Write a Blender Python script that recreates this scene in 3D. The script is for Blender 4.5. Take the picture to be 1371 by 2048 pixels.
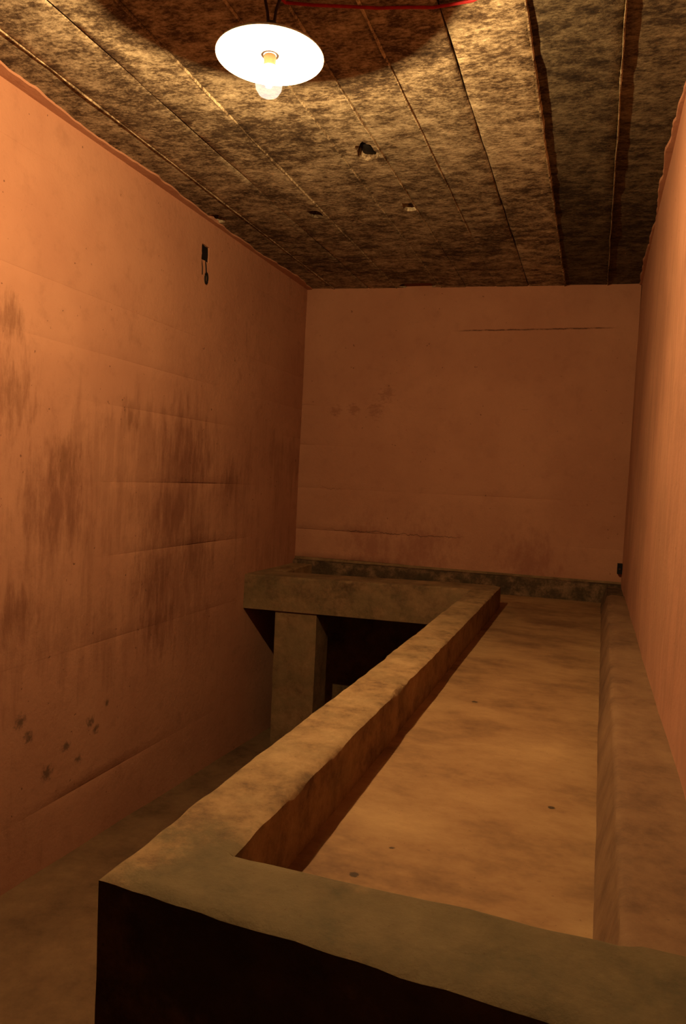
import bpy, bmesh, math, random
from mathutils import Vector, Matrix, noise as mnoise
random.seed(7)
for o in list(bpy.data.objects): bpy.data.objects.remove(o, do_unlink=True)
scene = bpy.context.scene
COL = scene.collection
Z0 = 1.34                                   # camera height above the floor datum

# ------------------------------------------------------------------ camera
def setup_camera():
    yaw, pit, rol = -0.32380749, -0.04221908, 0.04482373
    fw = Vector((math.sin(yaw)*math.cos(pit), math.cos(yaw)*math.cos(pit), math.sin(pit)))
    r = Vector((math.cos(yaw), -math.sin(yaw), 0)); u = r.cross(fw)
    R = math.cos(rol)*r + math.sin(rol)*u; U = -math.sin(rol)*r + math.cos(rol)*u
    cd = bpy.data.cameras.new('camera'); cam = bpy.data.objects.new('camera', cd); COL.objects.link(cam)
    cd.sensor_fit = 'VERTICAL'; cd.sensor_height = 36; cd.lens = 1483.92/2048*36
    cd.clip_start = .02
    m = Matrix((R, U, -fw)).transposed().to_4x4(); m.translation = (0, 0, Z0)
    cam.matrix_world = m
    scene.camera = cam
setup_camera()

# ------------------------------------------------------------------ world, exposure
w = bpy.data.worlds.new('world'); scene.world = w; w.use_nodes = True
w.node_tree.nodes['Background'].inputs['Color'].default_value = (0, 0, 0, 1)
w.node_tree.nodes['Background'].inputs['Strength'].default_value = 0
vs = scene.view_settings
vs.view_transform = 'Standard'; vs.look = 'None'; vs.exposure = -.12; vs.gamma = 1; vs.use_curve_mapping = False
BULB = (1.0, .67, .30); BULB_STRENGTH = 30000      # the one lamp in the room

# ------------------------------------------------------------------ material helpers
class NT:
    def __init__(s, name):
        s.m = bpy.data.materials.new(name); s.m.use_nodes = True
        s.t = s.m.node_tree; s.n = s.t.nodes; s.b = s.n['Principled BSDF']
        s.b.inputs['Specular IOR Level'].default_value = .25
        s._pos = None
    def new(s, k, **kw):
        x = s.n.new(k)
        for a, v in kw.items(): setattr(x, a, v)
        return x
    def link(s, a, b): s.t.links.new(a, b)
    def put(s, sock, v):
        if isinstance(v, bpy.types.NodeSocket): s.link(v, sock)
        elif isinstance(v, (tuple, list)) and len(v) == 3 and sock.type == 'RGBA': sock.default_value = (*v, 1)
        else: sock.default_value = v
    @property
    def pos(s):
        if s._pos is None: s._pos = s.new('ShaderNodeNewGeometry').outputs['Position']
        return s._pos
    def math(s, op, a, b=0., c=None, clamp=False):
        x = s.new('ShaderNodeMath', operation=op, use_clamp=clamp); s.put(x.inputs[0], a); s.put(x.inputs[1], b)
        if c is not None: s.put(x.inputs[2], c)
        return x.outputs[0]
    def noise(s, scale, stretch=(1, 1, 1), detail=6, rough=.6, dist=0, off=(0, 0, 0)):
        mp = s.new('ShaderNodeMapping'); s.link(s.pos, mp.inputs[0])
        mp.inputs['Scale'].default_value = stretch; mp.inputs['Location'].default_value = off
        x = s.new('ShaderNodeTexNoise'); s.link(mp.outputs[0], x.inputs['Vector'])
        x.inputs['Scale'].default_value = scale; x.inputs['Detail'].default_value = detail
        x.inputs['Roughness'].default_value = rough; x.inputs['Distortion'].default_value = dist
        return x.outputs['Fac']
    def rng(s, v, a, b, lo=0., hi=1.):
        x = s.new('ShaderNodeMapRange', interpolation_type='SMOOTHSTEP')
        for i, q in enumerate((v, a, b, lo, hi)): s.put(x.inputs[i], q)
        return x.outputs[0]
    def mix(s, f, a, b, kind='MIX'):
        x = s.new('ShaderNodeMix', data_type='RGBA', blend_type=kind)
        s.put(x.inputs[0], f); s.put(x.inputs[6], a); s.put(x.inputs[7], b); return x.outputs[2]
    def ramp(s, f, stops):
        x = s.new('ShaderNodeValToRGB'); e = x.color_ramp.elements
        while len(e) < len(stops): e.new(.5)
        for el, (p, c) in zip(e, stops): el.position = p; el.color = (*c, 1)
        s.link(f, x.inputs[0]); return x.outputs[0]
    def xyz(s):
        x = s.new('ShaderNodeSeparateXYZ'); s.link(s.pos, x.inputs[0]); return x.outputs
    def blobs(s, pts, wob=.5, scale=40, stretch=(1, 1, 1), lo=.05, hi=.45):
        """soft-edged irregular spots of given centres and radii"""
        n = s.noise(scale, stretch, 6, .72); out = None
        for p, r in pts:
            d = s.new('ShaderNodeVectorMath', operation='DISTANCE'); s.link(s.pos, d.inputs[0]); d.inputs[1].default_value = p
            q = s.math('SUBTRACT', 1., s.math('DIVIDE', d.outputs['Value'], r))
            out = q if out is None else s.math('MAXIMUM', out, q)
        q = s.math('ADD', out, s.math('MULTIPLY', s.math('SUBTRACT', n, .5), wob*2.2))
        return s.rng(q, lo, hi)
    def finish(s, col, rough=.9, bump=None, bdist=.004, bstr=.6):
        s.put(s.b.inputs['Base Color'], col); s.put(s.b.inputs['Roughness'], rough)
        if bump is not None:
            x = s.new('ShaderNodeBump'); x.inputs['Strength'].default_value = bstr; x.inputs['Distance'].default_value = bdist
            s.link(bump, x.inputs['Height']); s.link(x.outputs[0], s.b.inputs['Normal'])
        return s.m

M = {}
def simple(name, col, rough=.6, metal=0):
    s = NT(name); s.b.inputs['Metallic'].default_value = metal
    n = s.noise(60, detail=4); c = s.mix(s.rng(n, .3, .7), tuple(x*.7 for x in col), col)
    M[name] = s.finish(c, rough, n, .0008, .4)

def mk_ceiling():
    s = NT('ceiling_concrete')
    a = s.noise(15, (1, 1.6, 1), 7, .78); b = s.noise(70, (1, 1.8, 1), 3, .75); g = s.noise(3.1, detail=5)
    f = s.math('ADD', s.math('MULTIPLY', a, .56), s.math('ADD', s.math('MULTIPLY', b, .30), s.math('MULTIPLY', g, .22)))
    c = s.ramp(f, [(.42, (.030, .017, .010)), (.50, (.105, .071, .043)), (.565, (.30, .24, .162)), (.655, (.58, .495, .36))])
    oi = s.new('ShaderNodeObjectInfo')
    c = s.mix(1., c, oi.outputs['Color'], 'MULTIPLY')
    M['ceiling'] = s.finish(c, .92, s.noise(40, (1, 1.6, 1), 4, .75), .0035, .7)
mk_ceiling()

def mk_plaster(name, base, light, stain, specs=.5, streak=0., band=None, layers=(), cracks=()):
    s = NT(name)
    a = s.noise(2.3, detail=4, rough=.55); m = s.noise(14, detail=5, rough=.65)
    c = s.mix(s.rng(a, .35, .65), base, light)
    c = s.mix(s.math('MULTIPLY', s.rng(m, .5, .75), .25*specs), c, stain)
    if streak:
        st = s.noise(3.2, (1, 6, .8), 7, .72, 0, (3, 1, 2)); rg = s.noise(1.9, detail=4, off=(5, 2, 1))
        v = s.math('ADD', st, s.math('MULTIPLY', s.math('SUBTRACT', rg, .5), .9))
        if band:
            z = s.xyz()[2]; bz = s.math('MULTIPLY', s.rng(z, band[0], band[0]+.4), s.rng(z, band[1]-.35, band[1], 1., 0.))
            v = s.math('ADD', v, s.math('MULTIPLY', s.math('SUBTRACT', bz, .6), .22))
        c = s.mix(s.math('MULTIPLY', s.rng(v, .50, .72), streak), c, stain)
    for pts, col, k, wob, sc, *st in layers:
        c = s.mix(s.math('MULTIPLY', s.blobs(pts, wob, sc, *st), k), c, col)
    for x0, x1, z0, amp, wd in cracks:           # fine wandering cracks in the plaster
        X = s.xyz(); n = s.noise(7, (1, 0, 0), 7, .7, off=(z0*9, 0, 0))
        dz = s.math('ABSOLUTE', s.math('SUBTRACT', s.math('SUBTRACT', X[2], z0+Z0), s.math('MULTIPLY', s.math('SUBTRACT', n, .5), amp*3)))
        k = s.math('MULTIPLY', s.rng(dz, wd*.4, wd*1.3, 1., 0.), s.math('MULTIPLY', s.rng(X[0], x0, x0+.15), s.rng(X[0], x1-.15, x1, 1., 0.)))
        c = s.mix(s.math('MULTIPLY', k, s.rng(s.noise(30, detail=3), .3, .6, .3, .85)), c, tuple(v*.35 for v in stain))
    sp = s.noise(42, detail=2, off=(4, 4, 4)); c = s.mix(s.math('MULTIPLY', s.rng(sp, .72, .77), .7), c, tuple(v*.5 for v in stain))
    vor = s.noise(120, detail=3); c = s.mix(s.math('MULTIPLY', s.rng(vor, .68, .76), .35), c, stain)
    M[name] = s.finish(c, .88, s.noise(38, detail=4, rough=.68), .004, .6)

def zz(p): return (p[0], p[1], p[2]+Z0)
XW = -1.655
mold = [(zz((XW, 1.86, -.80)), .035), (zz((XW, 1.90, -.86)), .03), (zz((XW, 1.99, -1.01)), .04), (zz((XW, 2.21, -.90)), .03),
        (zz((XW, 2.24, -.94)), .025), (zz((XW, 2.08, -.95)), .03), (zz((XW, 2.30, -.86)), .02), (zz((XW, 2.15, -1.02)), .025)]
rust = [(zz((XW, 1.77, .43)), .10), (zz((XW, 1.76, .22)), .20), (zz((XW, 2.38, .205)), .09), (zz((XW, 2.03, .02)), .12)]
red = [(zz((XW, 2.80, .05)), .34), (zz((XW, 2.72, -.18)), .3), (zz((XW, 2.62, -.42)), .26), (zz((XW, 3.22, -.03)), .14),
       (zz((XW, 2.9, -.35)), .22), (zz((XW, 2.62, -.62)), .2), (zz((XW, 1.82, -.45)), .14), (zz((XW, 2.0, -.12)), .25)]
PAINT, PAINT_LIGHT = (.38, .172, .102), (.43, .203, .120)       # the same paint on every wall
STK = ((1, 3.2, .75), .05, 1.1)
mk_plaster('plaster_left', PAINT, PAINT_LIGHT, (.125, .040, .019), .8, .28, (.35, 1.75),
           [(red, (.12, .034, .016), .6, 1.2, 9, *STK), (rust, (.13, .046, .019), .6, 1.2, 12, *STK), (mold, (.03, .025, .017), .7, 1.1, 50, (1, 1, 1), .1, .9)])
mk_plaster('plaster_back', PAINT, PAINT_LIGHT, (.20, .068, .042), .7, .10, None,
           [([(zz((-.9, 4.09, -.38)), .3), (zz((-.3, 4.09, -.40)), .25), (zz((-1.2, 4.09, -.36)), .25)], (.20, .06, .042), .45, 1.2, 12, (2, 1, 1), .1, 1.1),
            ([(zz((-1.44, 4.08, .40)), .05), (zz((-1.33, 4.08, .41)), .05), (zz((-1.2, 4.08, .41)), .07), (zz((-1.14, 4.08, .5)), .06)], (.16, .05, .03), .4, 1.5, 40, (1, 1, 2), .1, .9)],
           cracks=[(-1.5, -.62, -.287, .03, .0022), (-1.57, -1.33, -.04, .05, .0016), (-.8, .1, .850, .006, .004)])
mk_plaster('plaster_right', PAINT, PAINT_LIGHT, (.13, .06, .03), .5, .25, (.4, 2.2), [])

ZPK = -.47
def mk_concrete(name, dark, mid, light, scale=7, stretch=(1, 1, 1), green=0., gcol=(.07, .075, .035), rough=.85, bd=.004, spots=()):
    s = NT(name)
    a = s.noise(scale, stretch, 6, .7); b = s.noise(scale*6, stretch, 4, .72); g = s.noise(scale*.3, detail=3, off=(1, 7, 3))
    f = s.math('ADD', s.math('MULTIPLY', a, .66), s.math('ADD', s.math('MULTIPLY', b, .18), s.math('MULTIPLY', g, .2)))
    c = s.ramp(f, [(.37, dark), (.51, mid), (.66, light)])
    if green:
        q = s.noise(scale*.9, (1, 1, 1.4), 5, .7, 0, (9, 4, 2)); c = s.mix(s.math('MULTIPLY', s.rng(q, .40, .62), green), c, gcol)
    for pts, col, k, wob, sc in spots: c = s.mix(s.math('MULTIPLY', s.blobs(pts, wob, sc), k), c, col)
    sp = s.noise(150, detail=2); c = s.mix(s.math('MULTIPLY', s.rng(sp, .69, .75), .6), c, dark)
    M[name] = s.finish(c, rough, s.noise(scale*4, stretch, 4, .7), bd, .6)
mk_concrete('kerb_concrete', (.075, .038, .018), (.235, .140, .064), (.34, .22, .108), 11, green=.25, gcol=(.09, .066, .03),
            spots=[([(zz((-.36+.09*i, .74, ZPK)), .17) for i in range(7)], (.075, .062, .029), .7, .9, 7)])
mk_concrete('trough_concrete', (.125, .062, .028), (.255, .140, .062), (.36, .218, .100), 3.0, (1, 1.5, 1), rough=.75, bd=.0008,
            spots=[([(zz((-.30, 1.02, -.574)), .009), (zz((-.27, 1.12, -.574)), .006), (zz((-.04, 1.38, -.574)), .008),
                     (zz((-.27, 1.98, -.574)), .010), (zz((-.2, .93, -.574)), .006)], (.03, .017, .009), .9, .9, 90)])
mk_concrete('ledge_concrete', (.085, .042, .022), (.175, .094, .047), (.235, .135, .068), 6, rough=.85)
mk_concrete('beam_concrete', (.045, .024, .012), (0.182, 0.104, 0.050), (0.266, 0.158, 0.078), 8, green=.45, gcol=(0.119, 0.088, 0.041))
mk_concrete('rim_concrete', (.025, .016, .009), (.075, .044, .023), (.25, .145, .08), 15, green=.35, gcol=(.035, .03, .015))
mk_concrete('floor_concrete', (.06, .032, .016), (.14, .078, .038), (.20, .115, .056), 4, rough=.85)
mk_concrete('slab_concrete', (.06, .045, .03), (.13, .10, .07), (.19, .15, .105), 6)
simple('black_iron', (.012, .010, .009), .7, .4)
simple('rust_iron', (.09, .04, .02), .8, .3)
simple('red_cord', (.42, .018, .022), .5)
simple('dark_cord', (.05, .028, .035), .6)
simple('socket_bakelite', (.05, .04, .035), .4)
def mk_emit(name, col, st):
    s = NT(name); s.b.inputs['Base Color'].default_value = (0, 0, 0, 1); s.b.inputs['Specular IOR Level'].default_value = 0
    s.b.inputs['Emission Color'].default_value = (*col, 1); s.b.inputs['Emission Strength'].default_value = st; M[name] = s.m
mk_emit('filament_glow', BULB, BULB_STRENGTH)
def mk_glass():
    m = bpy.data.materials.new('bulb_glass'); m.use_nodes = True; t = m.node_tree; t.nodes.clear()
    o = t.nodes.new('ShaderNodeOutputMaterial'); a = t.nodes.new('ShaderNodeAddShader')
    e = t.nodes.new('ShaderNodeEmission'); e.inputs[0].default_value = (1, .93, .80, 1); e.inputs[1].default_value = .40
    tr = t.nodes.new('ShaderNodeBsdfTransparent'); tr.inputs[0].default_value = (.98, .98, .98, 1)
    t.links.new(e.outputs[0], a.inputs[0]); t.links.new(tr.outputs[0], a.inputs[1]); t.links.new(a.outputs[0], o.inputs[0]); M['bulb_glass'] = m
mk_glass()
simple('enamel_white', (.75, .74, .70), .35)

# ------------------------------------------------------------------ mesh helpers
def tag(o, label=None, cat=None, group=None, kind=None):
    for k, v in (('label', label), ('category', cat), ('group', group), ('kind', kind)):
        if v: o[k] = v
    return o
def link(name, me, mat, parent=None):
    o = bpy.data.objects.new(name, me); COL.objects.link(o)
    if mat: me.materials.append(M[mat] if isinstance(mat, str) else mat)
    if parent: o.parent = parent
    return o
def from_bm(name, bm, mat, parent=None, angle=40):
    bmesh.ops.recalc_face_normals(bm, faces=bm.faces[:])
    me = bpy.data.meshes.new(name); bm.to_mesh(me); bm.free()
    me.polygons.foreach_set('use_smooth', [True]*len(me.polygons)); me.set_sharp_from_angle(angle=math.radians(angle))
    return link(name, me, mat, parent)
def empty(name, loc=(0, 0, 0)):
    o = bpy.data.objects.new(name, None); COL.objects.link(o); o.location = loc; return o
def steps(a, b, d, edge=None):
    n = max(1, round((b-a)/d)); L = [a+(b-a)*i/n for i in range(n+1)]
    if edge: L = sorted(set([a, a+edge]+[v for v in L if a+edge*1.6 < v < b-edge*1.6]+[b-edge, b]))
    return L
def gridbox(xs, ys, zs, disp=None):
    """closed box whose six sides are lattices over the given coordinates"""
    bm = bmesh.new(); V = {}
    nx, ny, nz = len(xs)-1, len(ys)-1, len(zs)-1
    def v(i, j, k):
        q = V.get((i, j, k))
        if q is None:
            p = Vector((xs[i], ys[j], zs[k])); n = Vector(((i == nx)-(i == 0), (j == ny)-(j == 0), (k == nz)-(k == 0)))
            if disp: p = disp(p, n)
            q = V[(i, j, k)] = bm.verts.new(p)
        return q
    for i in range(nx):
        for j in range(ny):
            for k in (0, nz): bm.faces.new((v(i, j, k), v(i+1, j, k), v(i+1, j+1, k), v(i, j+1, k)))
        for k in range(nz):
            for j in (0, ny): bm.faces.new((v(i, j, k), v(i+1, j, k), v(i+1, j, k+1), v(i, j, k+1)))
    for j in range(ny):
        for k in range(nz):
            for i in (0, nx): bm.faces.new((v(i, j, k), v(i, j+1, k), v(i, j+1, k+1), v(i, j, k+1)))
    return bm
def N(p, s, seed=0): return mnoise.noise(Vector((p[0]*s+seed*17.3, p[1]*s-seed*7.1, p[2]*s+seed*3.7)))
def fN(p, s, seed=0): return N(p, s, seed)*.6+N(p, s*2.3, seed+1)*.28+N(p, s*5.1, seed+2)*.14
def cut(o, boxes):
    """carve irregular pits out of a mesh"""
    for bm in boxes:
        bmesh.ops.recalc_face_normals(bm, faces=bm.faces[:])
        me = bpy.data.meshes.new('cutter'); bm.to_mesh(me); bm.free()
        c = bpy.data.objects.new('cutter', me); COL.objects.link(c)
        md = o.modifiers.new('cut', 'BOOLEAN'); md.object = c; md.operation = 'DIFFERENCE'; md.solver = 'EXACT'
        bpy.context.view_layer.update()
        dg = bpy.context.evaluated_depsgraph_get(); n = bpy.data.meshes.new_from_object(o.evaluated_get(dg))
        o.modifiers.clear(); o.data = n; bpy.data.objects.remove(c); bpy.data.meshes.remove(me)
def lump(c, r, sub=2, amp=.3, seed=0, box=.5):
    bm = bmesh.new(); bmesh.ops.create_icosphere(bm, subdivisions=sub, radius=1)
    for v in bm.verts:
        p = v.co.copy(); m = max(abs(p.x), abs(p.y), abs(p.z)); p = p*(1-box)+p/m*box*.9
        k = 1+amp*N(v.co, 1.7, seed); v.co = Vector((c[0]+p.x*r[0]*k, c[1]+p.y*r[1]*k, c[2]+p.z*r[2]*k))
    return bm
def lathe(prof, seg=32):
    bm = bmesh.new(); rings = []
    for r, z in prof:
        rings.append([bm.verts.new((0, 0, z))] if r < 1e-6 else
                     [bm.verts.new((r*math.cos(2*math.pi*i/seg), r*math.sin(2*math.pi*i/seg), z)) for i in range(seg)])
    for a, b in zip(rings, rings[1:]):
        for i in range(seg):
            j = (i+1) % seg
            if len(a) == 1 and len(b) == 1: continue
            if len(a) == 1: bm.faces.new((a[0], b[i], b[j]))
            elif len(b) == 1: bm.faces.new((a[i], a[j], b[0]))
            else: bm.faces.new((a[i], a[j], b[j], b[i]))
    return bm
def tube(pts, r, seg=8, bm=None, closed=False):
    bm = bm or bmesh.new(); pts = [Vector(p) for p in pts]; n = len(pts); rings = []; up = Vector((0, 0, 1))
    for i, p in enumerate(pts):
        a = pts[(i-1) % n] if closed or i else p; b = pts[(i+1) % n] if closed or i < n-1 else p
        t = (b-a).normalized()
        s = t.cross(up if abs(t.z) < .95 else Vector((0, 1, 0))).normalized(); q = s.cross(t)
        rings.append([bm.verts.new(p+s*r*math.cos(2*math.pi*k/seg)+q*r*math.sin(2*math.pi*k/seg)) for k in range(seg)])
    for i in range(n if closed else n-1):
        A, B = rings[i], rings[(i+1) % n]
        for k in range(seg): bm.faces.new((A[k], A[(k+1) % seg], B[(k+1) % seg], B[k]))
    if not closed: bm.faces.new(rings[0]); bm.faces.new(rings[-1])
    return bm

# ------------------------------------------------------------------ room shell
Y0 = -1.2                                  # unseen near side left open, so no wall there bounces light forward
YL = .45
def XL(z): return -1.6535+.0053*z           # leans a touch, z from the camera level
def XR(z): return .1637+.0076*z
def YB(x): return 4.10+.0152*x
def ZC(x, y): return 1.0654-.0226*x+.0029*(y-2.87)
def ZF(y): return -1.325-.043*(y-1.8) if y > 1.8 else -1.325

# floor
def dfl(p, n):
    z = p.z
    if n.z > 0: z = ZF(p.y)+.006*fN(p, 2.5, 3)+Z0
    return Vector((p.x, p.y, z))
tag(from_bm('floor', gridbox(steps(-1.72, .25, .05), steps(Y0, 4.16, .05), [-.25, -.1], dfl), 'floor_concrete'), kind='structure')

# walls: a core and the courses of plastered board-marked concrete laid over it
def wall_left():
    W = tag(from_bm('wall_left', gridbox([-1.85, -1.74], [YL, 4.3], [-.2, Z0+1.22]), 'plaster_left'), kind='structure')
    S = [-1.50, -1.125, -.62, -.31, -.04, .235, .405, .59, .785, .945, 1.16]
    for i, (a, b) in enumerate(zip(S, S[1:])):
        off = random.uniform(-.0005, .0005)
        def d(p, n, a=a, b=b, off=off):
            z = p.z
            if n.x > 0:
                x = XL(z)+off+.0035*fN(p, 1.6, 5)+.0012*fN(p, 9, 8)
                if n.z: x -= max(0, .0022*(.1+1.6*N((p.y, z, 0), 1.3, 9)))     # open joint, here and there
                if a < -1.2 and z > a and n.z <= 0: pass
            else: x = p.x
            return Vector((x, p.y, z+Z0+(.004*N((p.y, 0, a if n.z < 0 else b), .9, 4) if n.z else 0)))
        o = from_bm('wall_course', gridbox([-1.742, -1.65], steps(YL, 4.2, .035), steps(a, b, .045, .005), d), 'plaster_left', W, 60)
        if a < .9 < b or a < .96 < b:
            cut(o, [lump((-1.65, 2.885, Z0+.957), (.05, .036, .036), 3, .12, 3, 1.0)])
        if i == 8:
            pass
    return W
wall_left()
def wall_back():
    W = tag(from_bm('wall_back', gridbox([-1.85, .3], [4.19, 4.3], [-.2, Z0+1.22]), 'plaster_back'), kind='structure')
    S = [-1.5, -1.0, -.462, -.295, -.05, .20, .43, .665, .85, 1.16]
    for a, b in zip(S, S[1:]):
        off = random.uniform(-.0005, .0005)
        def d(p, n, a=a, b=b, off=off):
            y = p.y
            if n.y < 0:
                y = YB(p.x)+off+.003*fN(p, 1.8, 15)+.001*fN(p, 9, 18)
                if n.z: y += max(0, .0035*(.35+1.6*N((p.x, p.z, 0), 1.3, 9)))
            return Vector((p.x, y, p.z+Z0+((-.022*(p.x+1.5)*(a > 0 if n.z < 0 else b > 0))+.004*N((p.x, 0, a if n.z < 0 else b), 1.2, 4) if n.z and b < 1.1 or (n.z < 0) else 0)))
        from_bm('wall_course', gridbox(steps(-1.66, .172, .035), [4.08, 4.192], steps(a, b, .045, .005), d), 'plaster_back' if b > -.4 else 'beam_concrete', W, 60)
wall_back()
def wall_right():
    def d(p, n):
        x = p.x
        if n.x < 0: x = XR(p.z)+.005*fN(p, 1.3, 25)+.0015*fN(p, 8, 28)
        return Vector((x, p.y, p.z+Z0))
    tag(from_bm('wall_right', gridbox([.16, .35], steps(.1, 4.2, .04), steps(-1.5, 1.16, .05), d), 'plaster_right'), kind='structure')
wall_right()
# ceiling: slab, and the prints of the shuttering boards as strips of their own
def ceiling():
    C = tag(from_bm('ceiling', gridbox([-1.85, .35], [YL, 4.3], [Z0+1.18, Z0+1.32]), 'slab_concrete'), kind='structure')
    E = [-1.74, -1.48, -1.275, -1.11, -.858, -.722, -.56, -.39, -.202, .008, .25]
    gap = {2: .004, 7: .003}                      # open cracks; the other joints carry fins
    OFF = [.004, .001, 0, .002, .0, .003, .001, .002, .004, .007]
    TONE = [(.85, .8, .75), (.9, .85, .8), (1, .96, .9), (1, .96, .9), (.95, .9, .83), (.92, .87, .8), (.95, .9, .83), (1.1, 1.05, .97), (.34, .32, .27), (.34, .32, .27)]
    for i in range(10):
        x0, x1 = E[i], E[i+1]
        gl, gr = gap.get(i, .0), gap.get(i+1, .0)
        def d(p, n, i=i, x0=x0, x1=x1, gl=gl, gr=gr):
            x = p.x
            if n.x: x += .0035*fN((x, p.y, 0), 4, 40)+(-gr*(.6+N(p, 3, 1)) if n.x > 0 else gl*(.6+N(p, 3, 2)))
            z = p.z
            if n.z < 0:
                z = Z0+ZC(p.x, p.y)+OFF[i]+.0035*fN(p, 3, 30+i)+.0012*fN(p, 16, 33)
                if n.x: z += .0025*(1+N(p, 7, 5))
            return Vector((x, p.y, z))
        yend = 4.2
        o = from_bm('board_print', gridbox(steps(x0, x1, .035, .006), steps(YL, yend, .03), [Z0+1.0, Z0+1.19], d), 'ceiling', C, 50)
        o.color = (*TONE[i], 1)
        if i == 5-1: cut(o, [lump((-.765, 2.362, Z0+1.10), (.036, .068, .085), 3, .5, 1, .5), lump((-.745, 2.868, Z0+1.085), (.028, .046, .095), 2, .3, 2, .6)])
        if i == 2: cut(o, [lump((-1.150, 2.895, Z0+1.095), (.032, .046, .095), 2, .35, 4, .6)])
        if i == 0: cut(o, [lump((-1.612, 2.901, Z0+1.10), (.045, .05, .06), 2, .5, 6, .4)])
        if i == 3: cut(o, [lump((-.985, 4.045, Z0+1.10), (.115, .05, .08), 2, .2, 6, .8)])
    from_bm('pit_shade', lump((-.765, 2.366, Z0+ZC(-.765, 2.362)+.034), (.030, .058, .030), 2, .4, 11, .4), 'black_iron', C)  # black lump fills the pit, standing in for the shade inside it
    # fins of grout squeezed out between the boards
    def fin(x, y0, y1, h, wd, seed, tone):
        ys = steps(y0, y1, .018); bm = bmesh.new(); rows = []
        for y in ys:
            k = max(.08, .55+1.1*fN((x, y, 0), 5, seed)); k2 = max(.2, .7+.9*fN((x, y, 5), 9, seed+3))
            cx = x+.004*fN((x, y, 0), 4, 40); zc = Z0+ZC(x, y)
            rows.append([bm.verts.new(q) for q in ((cx-wd*k2, y, zc+.010), (cx-wd*.45*k2, y, zc-h*k), (cx+wd*.35*k2, y, zc-h*k*.9), (cx+wd*k2, y, zc+.010))])
        for A, B in zip(rows, rows[1:]):
            for q in range(3): bm.faces.new((A[q], A[q+1], B[q+1], B[q]))
            bm.faces.new((A[3], A[0], B[0], B[3]))
        bm.faces.new(rows[0]); bm.faces.new(rows[-1])
        o = from_bm('joint_fin', bm, 'ceiling', C, 25); o.color = (*tone, 1)
    T = (1.3, 1.25, 1.15)
    fin(-1.48, YL, 4.12, .0025, .004, 1, (1.2, 1.1, 1)); fin(-1.11, YL, 4.12, .004, .006, 2, T); fin(-.858, YL, 4.12, .005, .0065, 3, T)
    fin(-.722, YL, 3.4, .005, .006, 4, T); fin(-.56, YL, 3.2, .0055, .008, 5, T); fin(-.202, YL, 4.12, .009, .007, 6, T); fin(.008, YL, 4.12, .006, .004, 7, (1, .95, .85))
    return C
ceiling()

# plaster dragged from the walls on to the ceiling edge
def smear(name, side, mat, wmin, wmax, seed, thick=.003):
    bm = bmesh.new(); ys = steps(YL, 4.09, .02); A = []; B = []
    for y in ys:
        q = fN((0, y, 0), 1.3, seed)+.35*fN((0, y, 3), 11, seed+2)
        wd = wmin+(wmax-wmin)*max(0, min(1, .45+1.3*q))
        xa = (XL(1.09) if side < 0 else XR(1.06)); x0 = xa-side*-.03*1 if False else xa
        xs = [x0+(.03 if side > 0 else -.03), x0-side*wd*.5, x0-side*wd*.9, x0-side*wd]
        A.append([bm.verts.new((x, y, Z0+ZC(x, y)-h)) for x, h in zip(xs, (thick, thick*.9, thick*.5, -.008))])
        B.append([bm.verts.new((x, y, Z0+ZC(x, y)+.012)) for x in xs])
    for R in (A, B):
        for a, b in zip(R, R[1:]):
            for k in range(3): bm.faces.new((a[k], a[k+1], b[k+1], b[k]))
    for a, b, c, e in zip(A, A[1:], B, B[1:]):
        bm.faces.new((a[3], b[3], e[3], c[3])); bm.faces.new((a[0], b[0], e[0], c[0]))
    bm.faces.new((*A[0], *reversed(B[0]))); bm.faces.new((*A[-1], *reversed(B[-1])))
    tag(from_bm(name, bm, mat, None, 40), kind='structure')
smear('trim_1', -1, 'plaster_left', .010, .055, 51)
smear('trim_2', 1, 'plaster_left', .0, .026, 61)

# ------------------------------------------------------------------ the concrete trough
ZP, ZT, ZB = -.4724, -.5743, -.660
K0, K1 = -.5114, -.3959
YFR, YIN, YBM, YBK = .706, .8142, 3.410, 3.615
def yfront(x): return YFR-.075*max(0, (x-K0))**1.0
def k2(y): return .053+.0127*(y-.8)
# outline of the kerbs' top surface, as segments where an edge stands free
SEG = [((K0, YFR), (K0, YBM)), ((K1, YIN), (K1, YBK)), ((K0, YBM), (-1.655, YBM)), ((K1, YBK), (-1.535, YBK)),
       ((-1.535, YBK), (-1.535, 4.06)), ((K0, YFR), (.17, yfront(.17))), ((K1, YIN), (.053, YIN)), ((.053, YIN), (.09, 3.64))]
def segd(p):
    b = 9
    for (ax, ay), (bx, by) in SEG:
        dx, dy = bx-ax, by-ay; t = max(0, min(1, ((p[0]-ax)*dx+(p[1]-ay)*dy)/(dx*dx+dy*dy)))
        b = min(b, math.hypot(p[0]-ax-t*dx, p[1]-ay-t*dy))
    return b
def ztop(x, y):
    z = ZP+.004*fN((x, y, 0), 2.1, 71)+.0012*fN((x, y, 0), 14, 74)
    if y > 3.3 and x < K0: z -= .024*min(1, (K0-x)/1.1)
    z += .007*max(0, min(1, 1.9-y))
    d = segd((x, y))
    if d < .006:
        chip = max(0, fN((x, y, 0), 11, 80)-.25)*.03*(y > 1)
        z -= .0045+.003*N((x, y, 0), 23, 81)+chip
    return z
T = tag(empty('concrete_trough', (-.6, 2.2, 0)), 'L-shaped raised concrete trough with low kerbs built along two walls', 'trough')
def tpart(name, bm, mat, angle=50):
    o = from_bm(name, bm, mat, None, angle); o.parent = T; o.matrix_parent_inverse = Matrix.Translation(-T.location); return o
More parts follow.
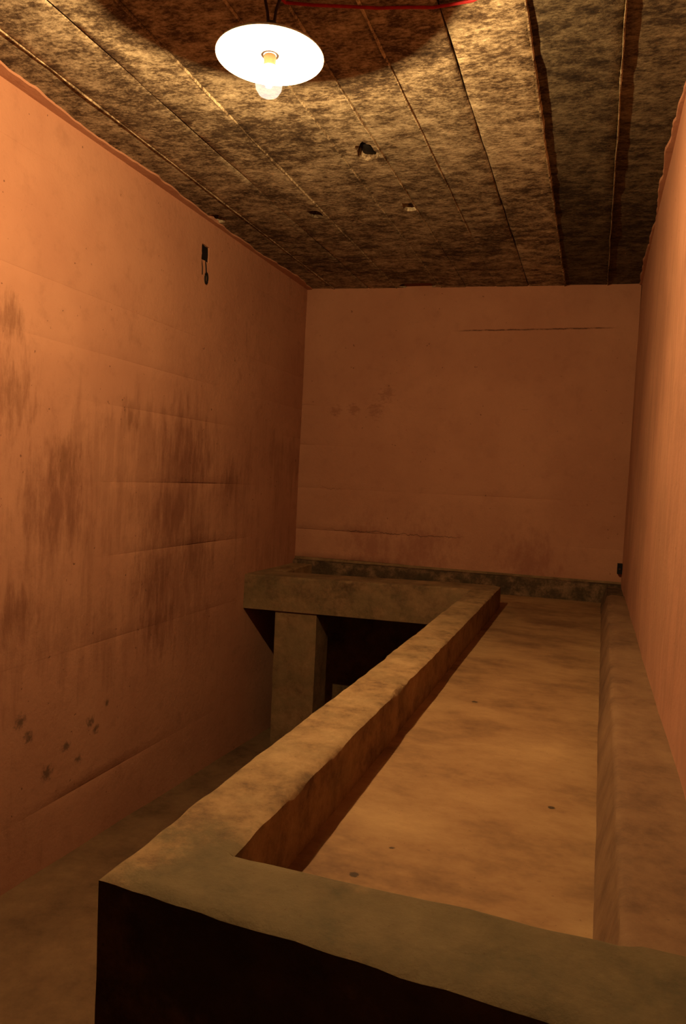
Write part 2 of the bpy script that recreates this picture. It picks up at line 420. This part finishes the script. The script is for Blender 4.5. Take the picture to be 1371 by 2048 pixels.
def kd(side_amp=.0018, free=(1, 1, 1, 1), warp=None, zbot=None, seed=90):
    """displacement for a kerb; free = which of -x +x -y +y sides stand free"""
    def d(p, n):
        x, y, z = p
        if warp: x, y = warp(x, y)
        fr = 1 if segd((x, y)) < .03 else 0
        a = fr*(side_amp*fN((x, y, z), 4, seed)+.0012*fN((x, y, z), 17, seed+3))
        if n.z > 0:
            zt = ztop(x, y)-(.005 if n.y < 0 and not free[2] and y > 3.5 else 0)
        else: zt = min(z, ztop(x, y)-.007-(.005 if n.y < 0 and not free[2] and y > 3.5 else 0)) if z > -.52 else z
        edge = max(0, fN((x, y, 0), 9, seed+7)-.2)*.018 *fr if n.z > 0 and y > 1 else 0
        if n.x < 0 and free[0]: x += a+edge
        if n.x > 0 and free[1]: x += a-edge
        if n.y < 0 and free[2]: y += a+edge
        if n.y > 0 and free[3] and -1.52 < x < .04: y += a-edge
        if n.z < 0 and zbot: zt = zbot(x, y)
        return Vector((x, y, zt+Z0))
    return d
KZ = [ZB, -.62, ZT-.01, -.54, -.50, -.479, ZP]
tpart('long_kerb', gridbox(steps(K0, K1, .022, .008), steps(YIN, YBM, .022), KZ, kd(free=(1, 1, 0, 0))), 'kerb_concrete')
tpart('corner_block', gridbox(steps(K0, K1, .022, .008), steps(YFR, YIN, .022, .008), KZ, kd(free=(1, 0, 1, 0), warp=lambda x, y: (x, y-(YFR-yfront(x))*((YIN-y)/(YIN-YFR))**1))), 'kerb_concrete')
tpart('front_kerb', gridbox(steps(K1, .164, .022), steps(YFR, YIN, .022, .008), KZ,
      kd(free=(0, 0, 1, 1), warp=lambda x, y: (x, y-(YFR-yfront(x))*((YIN-y)/(YIN-YFR))**1))), 'kerb_concrete')
tpart('cross_beam', gridbox(steps(-1.664, K1, .025), steps(YBM, YBK, .025, .008), KZ,
      kd(free=(0, 1, 1, 1), zbot=lambda x, y: ZB+.010-.020*min(1, (K1-x)/1.25))), 'beam_concrete')
tpart('end_kerb', gridbox(steps(-1.664, -1.535, .025, .008), [YBK-.03]+steps(YBK+.004, 4.06, .025), KZ, kd(free=(0, 1, 0, 0))), 'kerb_concrete')
def rk(x, y, z): pass
def rdisp(p, n):
    x, y, z = p; t = (.166-x)/(.166-.05)
    lo = k2(y)-(.026 if y < 3.7 else .03)*max(0, min(1, (ZP-z)/(ZP-ZT)))
    x = .165+(lo-.165)*t
    if n.x < 0: x += .003*fN((x, y, 0), 3, 95)+.0012*fN((x, y, 0), 12, 96)
    if n.z > 0: z = ztop(x, max(y, YIN))-(.005 if y < YIN else 0)
    return Vector((x, y, z+Z0))
tpart('wall_kerb', gridbox(steps(.05, .166, .022, .008), [YIN-.03]+steps(YIN+.004, 3.64, .022), [ZB, ZT-.01, -.545, -.51, -.482, ZP], rdisp), 'ledge_concrete')
def rdisp2(p, n):
    q = rdisp(p, n)
    if n.z > 0: q.z -= .012+.004*fN(q, 8, 99)
    return q
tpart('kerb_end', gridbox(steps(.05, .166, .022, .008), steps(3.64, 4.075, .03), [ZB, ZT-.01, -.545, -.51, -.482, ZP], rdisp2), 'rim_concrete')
def bdisp(p, n):
    x, y, z = p
    if n.y < 0: y = YB(x)-.030+.006*fN(p, 6, 101)+.003*fN(p, 17, 103)
    else: y = YB(x)+.004
    if n.z > 0: z += .004*fN(p, 5, 104)+(-.004 if n.y < 0 else 0)
    return Vector((x, y, z+Z0))
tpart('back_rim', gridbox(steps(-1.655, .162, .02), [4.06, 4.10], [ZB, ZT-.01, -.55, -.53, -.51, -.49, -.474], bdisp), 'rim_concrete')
def sdisp(p, n):
    z = p.z
    if n.z > 0: z += .003*fN(p, 2.2, 110)+.0006*fN(p, 12, 112)
    return Vector((p.x, p.y, z+Z0))
tpart('trough_floor', gridbox(steps(K1-.004, .10, .025), steps(YIN-.004, YBK, .03), [ZB+.006, ZT], sdisp), 'trough_concrete')
tpart('trough_floor', gridbox(steps(-1.54, .10, .03), steps(YBK, 4.09, .03), [ZB+.006, ZT], sdisp), 'trough_concrete')
def ldisp(p, n):
    x, y, z = p; a = .004*fN(p, 4, 120)+.002*fN(p, 14, 121)
    return Vector((x+a*n.x, y+a*n.y, z+Z0))
for (x0, x1, y0, y1) in ((-1.485, -1.262, YBM+.012, YBM+.19), (K0+.004, K0+.2, YBM+.012, YBM+.19), (K0+.01, K0+.2, 1.0, 1.2)):
    tpart('leg', gridbox(steps(x0, x1, .03, .008), steps(y0, y1, .03, .008), steps(-1.415, ZB+.012, .035), ldisp), 'beam_concrete')

# ------------------------------------------------------------------ hanging lamp
LX, LY, LZ = -.717, 1.50, .912+Z0
L = tag(empty('hanging_lamp', (LX, LY, LZ)), 'lit bare bulb under a round white shade hanging near the ceiling', 'lamp')
r = .117
sh = from_bm('lamp_shade', lathe([(.018, .030), (.03, .026), (.07, .017), (r-.004, .005), (r, .001)], 64), 'enamel_white', L)
from_bm('shade_underside', lathe([(r, .001), (r, -.002), (r-.003, -.003), (.09, -.0015), (.05, .001), (.0, .002)], 64), 'enamel_white', sh)
from_bm('lamp_socket', lathe([(0, .070), (.012, .070), (.017, .062), (.019, .03), (.019, .004)], 24), 'socket_bakelite', L)
from_bm('bulb_cap', lathe([(.0135, .001), (.0135, -.018), (.015, -.022)], 24), 'rust_iron', L)
bl = from_bm('bulb', lathe([(.013, -.022), (.019, -.032), (.027, -.044), (.030, -.057), (.028, -.070), (.021, -.081), (.010, -.087), (0, -.0885)], 32), 'bulb_glass', L)
from_bm('filament', lathe([(0, -.051), (.006, -.053), (.0085, -.059), (.006, -.065), (0, -.067)], 16), 'filament_glow', bl)
for s in (-1, 1):
    zc = ZC(LX, LY)+Z0-LZ
    from_bm('suspension_wire', tube([(s*.006, 0, .062), (s*.010, .0, .095), (s*.020, .004, .13), (s*.032, .01, zc+.004)], .0035, 8), 'dark_cord', L)
from_bm('ceiling_hook', lathe([(0, ZC(LX, LY)+Z0-LZ+.01), (.016, ZC(LX, LY)+Z0-LZ+.01), (.016, ZC(LX, LY)+Z0-LZ-.006), (.010, ZC(LX, LY)+Z0-LZ-.012), (0, ZC(LX, LY)+Z0-LZ-.012)], 20), 'black_iron', L)
# the red supply cord, stapled along the ceiling
cp = [(-.735, 1.53), (-.72, 1.575), (-.66, 1.60), (-.592, 1.619), (-.52, 1.640), (-.45, 1.656), (-.40, 1.664), (-.361, 1.666), (-.31, 1.66), (-.2, 1.60), (-.05, 1.5), (.10, 1.45), (.155, 1.44)]
tag(from_bm('electric_cord', tube([(x, y, Z0+ZC(x, y)-.0035-.003*abs(math.sin(i*1.3))) for i, (x, y) in enumerate(cp)], .0035, 8), 'red_cord'),
    'thin red electric cord running along the ceiling from the lamp', 'cord')

# ------------------------------------------------------------------ ironwork left in the walls
A = tag(empty('wall_anchor', (XL(.9), 2.88, Z0+.86)), 'small hole filled black for its shade, and an iron eye, set high in the plastered wall', 'wall anchor')
ax = .0015
from_bm('hole_shade', gridbox([-.046, -.007], steps(-.031, .041, .02), steps(.060, .134, .02)), 'black_iron', A)  # black block plugs the wall hole to stand for its inner shade
bm = tube([(.004+.0, .014+.010*math.cos(t), -.008+.022*math.sin(t)) for t in [2*math.pi*i/18 for i in range(18)]], .0045, 6, None, True)
from_bm('eye', bm, 'black_iron', A)
from_bm('wire', tube([(-.004, -.022, .075), (.002, -.020, .03), (.002, -.019, .0)], .0022, 6), 'black_iron', A)
from_bm('wire', tube([(-.004, .010, .072), (.003, .008, .045), (.004, .012, .012)], .0028, 6), 'black_iron', A)
Bk = tag(empty('wall_bracket', (.15, 4.095, Z0-.39)), 'small black metal bracket low in the corner above the trough', 'bracket')
from_bm('bracket_body', gridbox([-.012, -.010, .012, .014], [-.035, -.033, .012], [-.026, -.023, .023, .026]), 'black_iron', Bk)
from_bm('bolt', lathe([(0, .004), (.006, .004), (.006, -.004), (0, -.004)], 6), 'rust_iron', Bk).location = (0, -.036, 0)
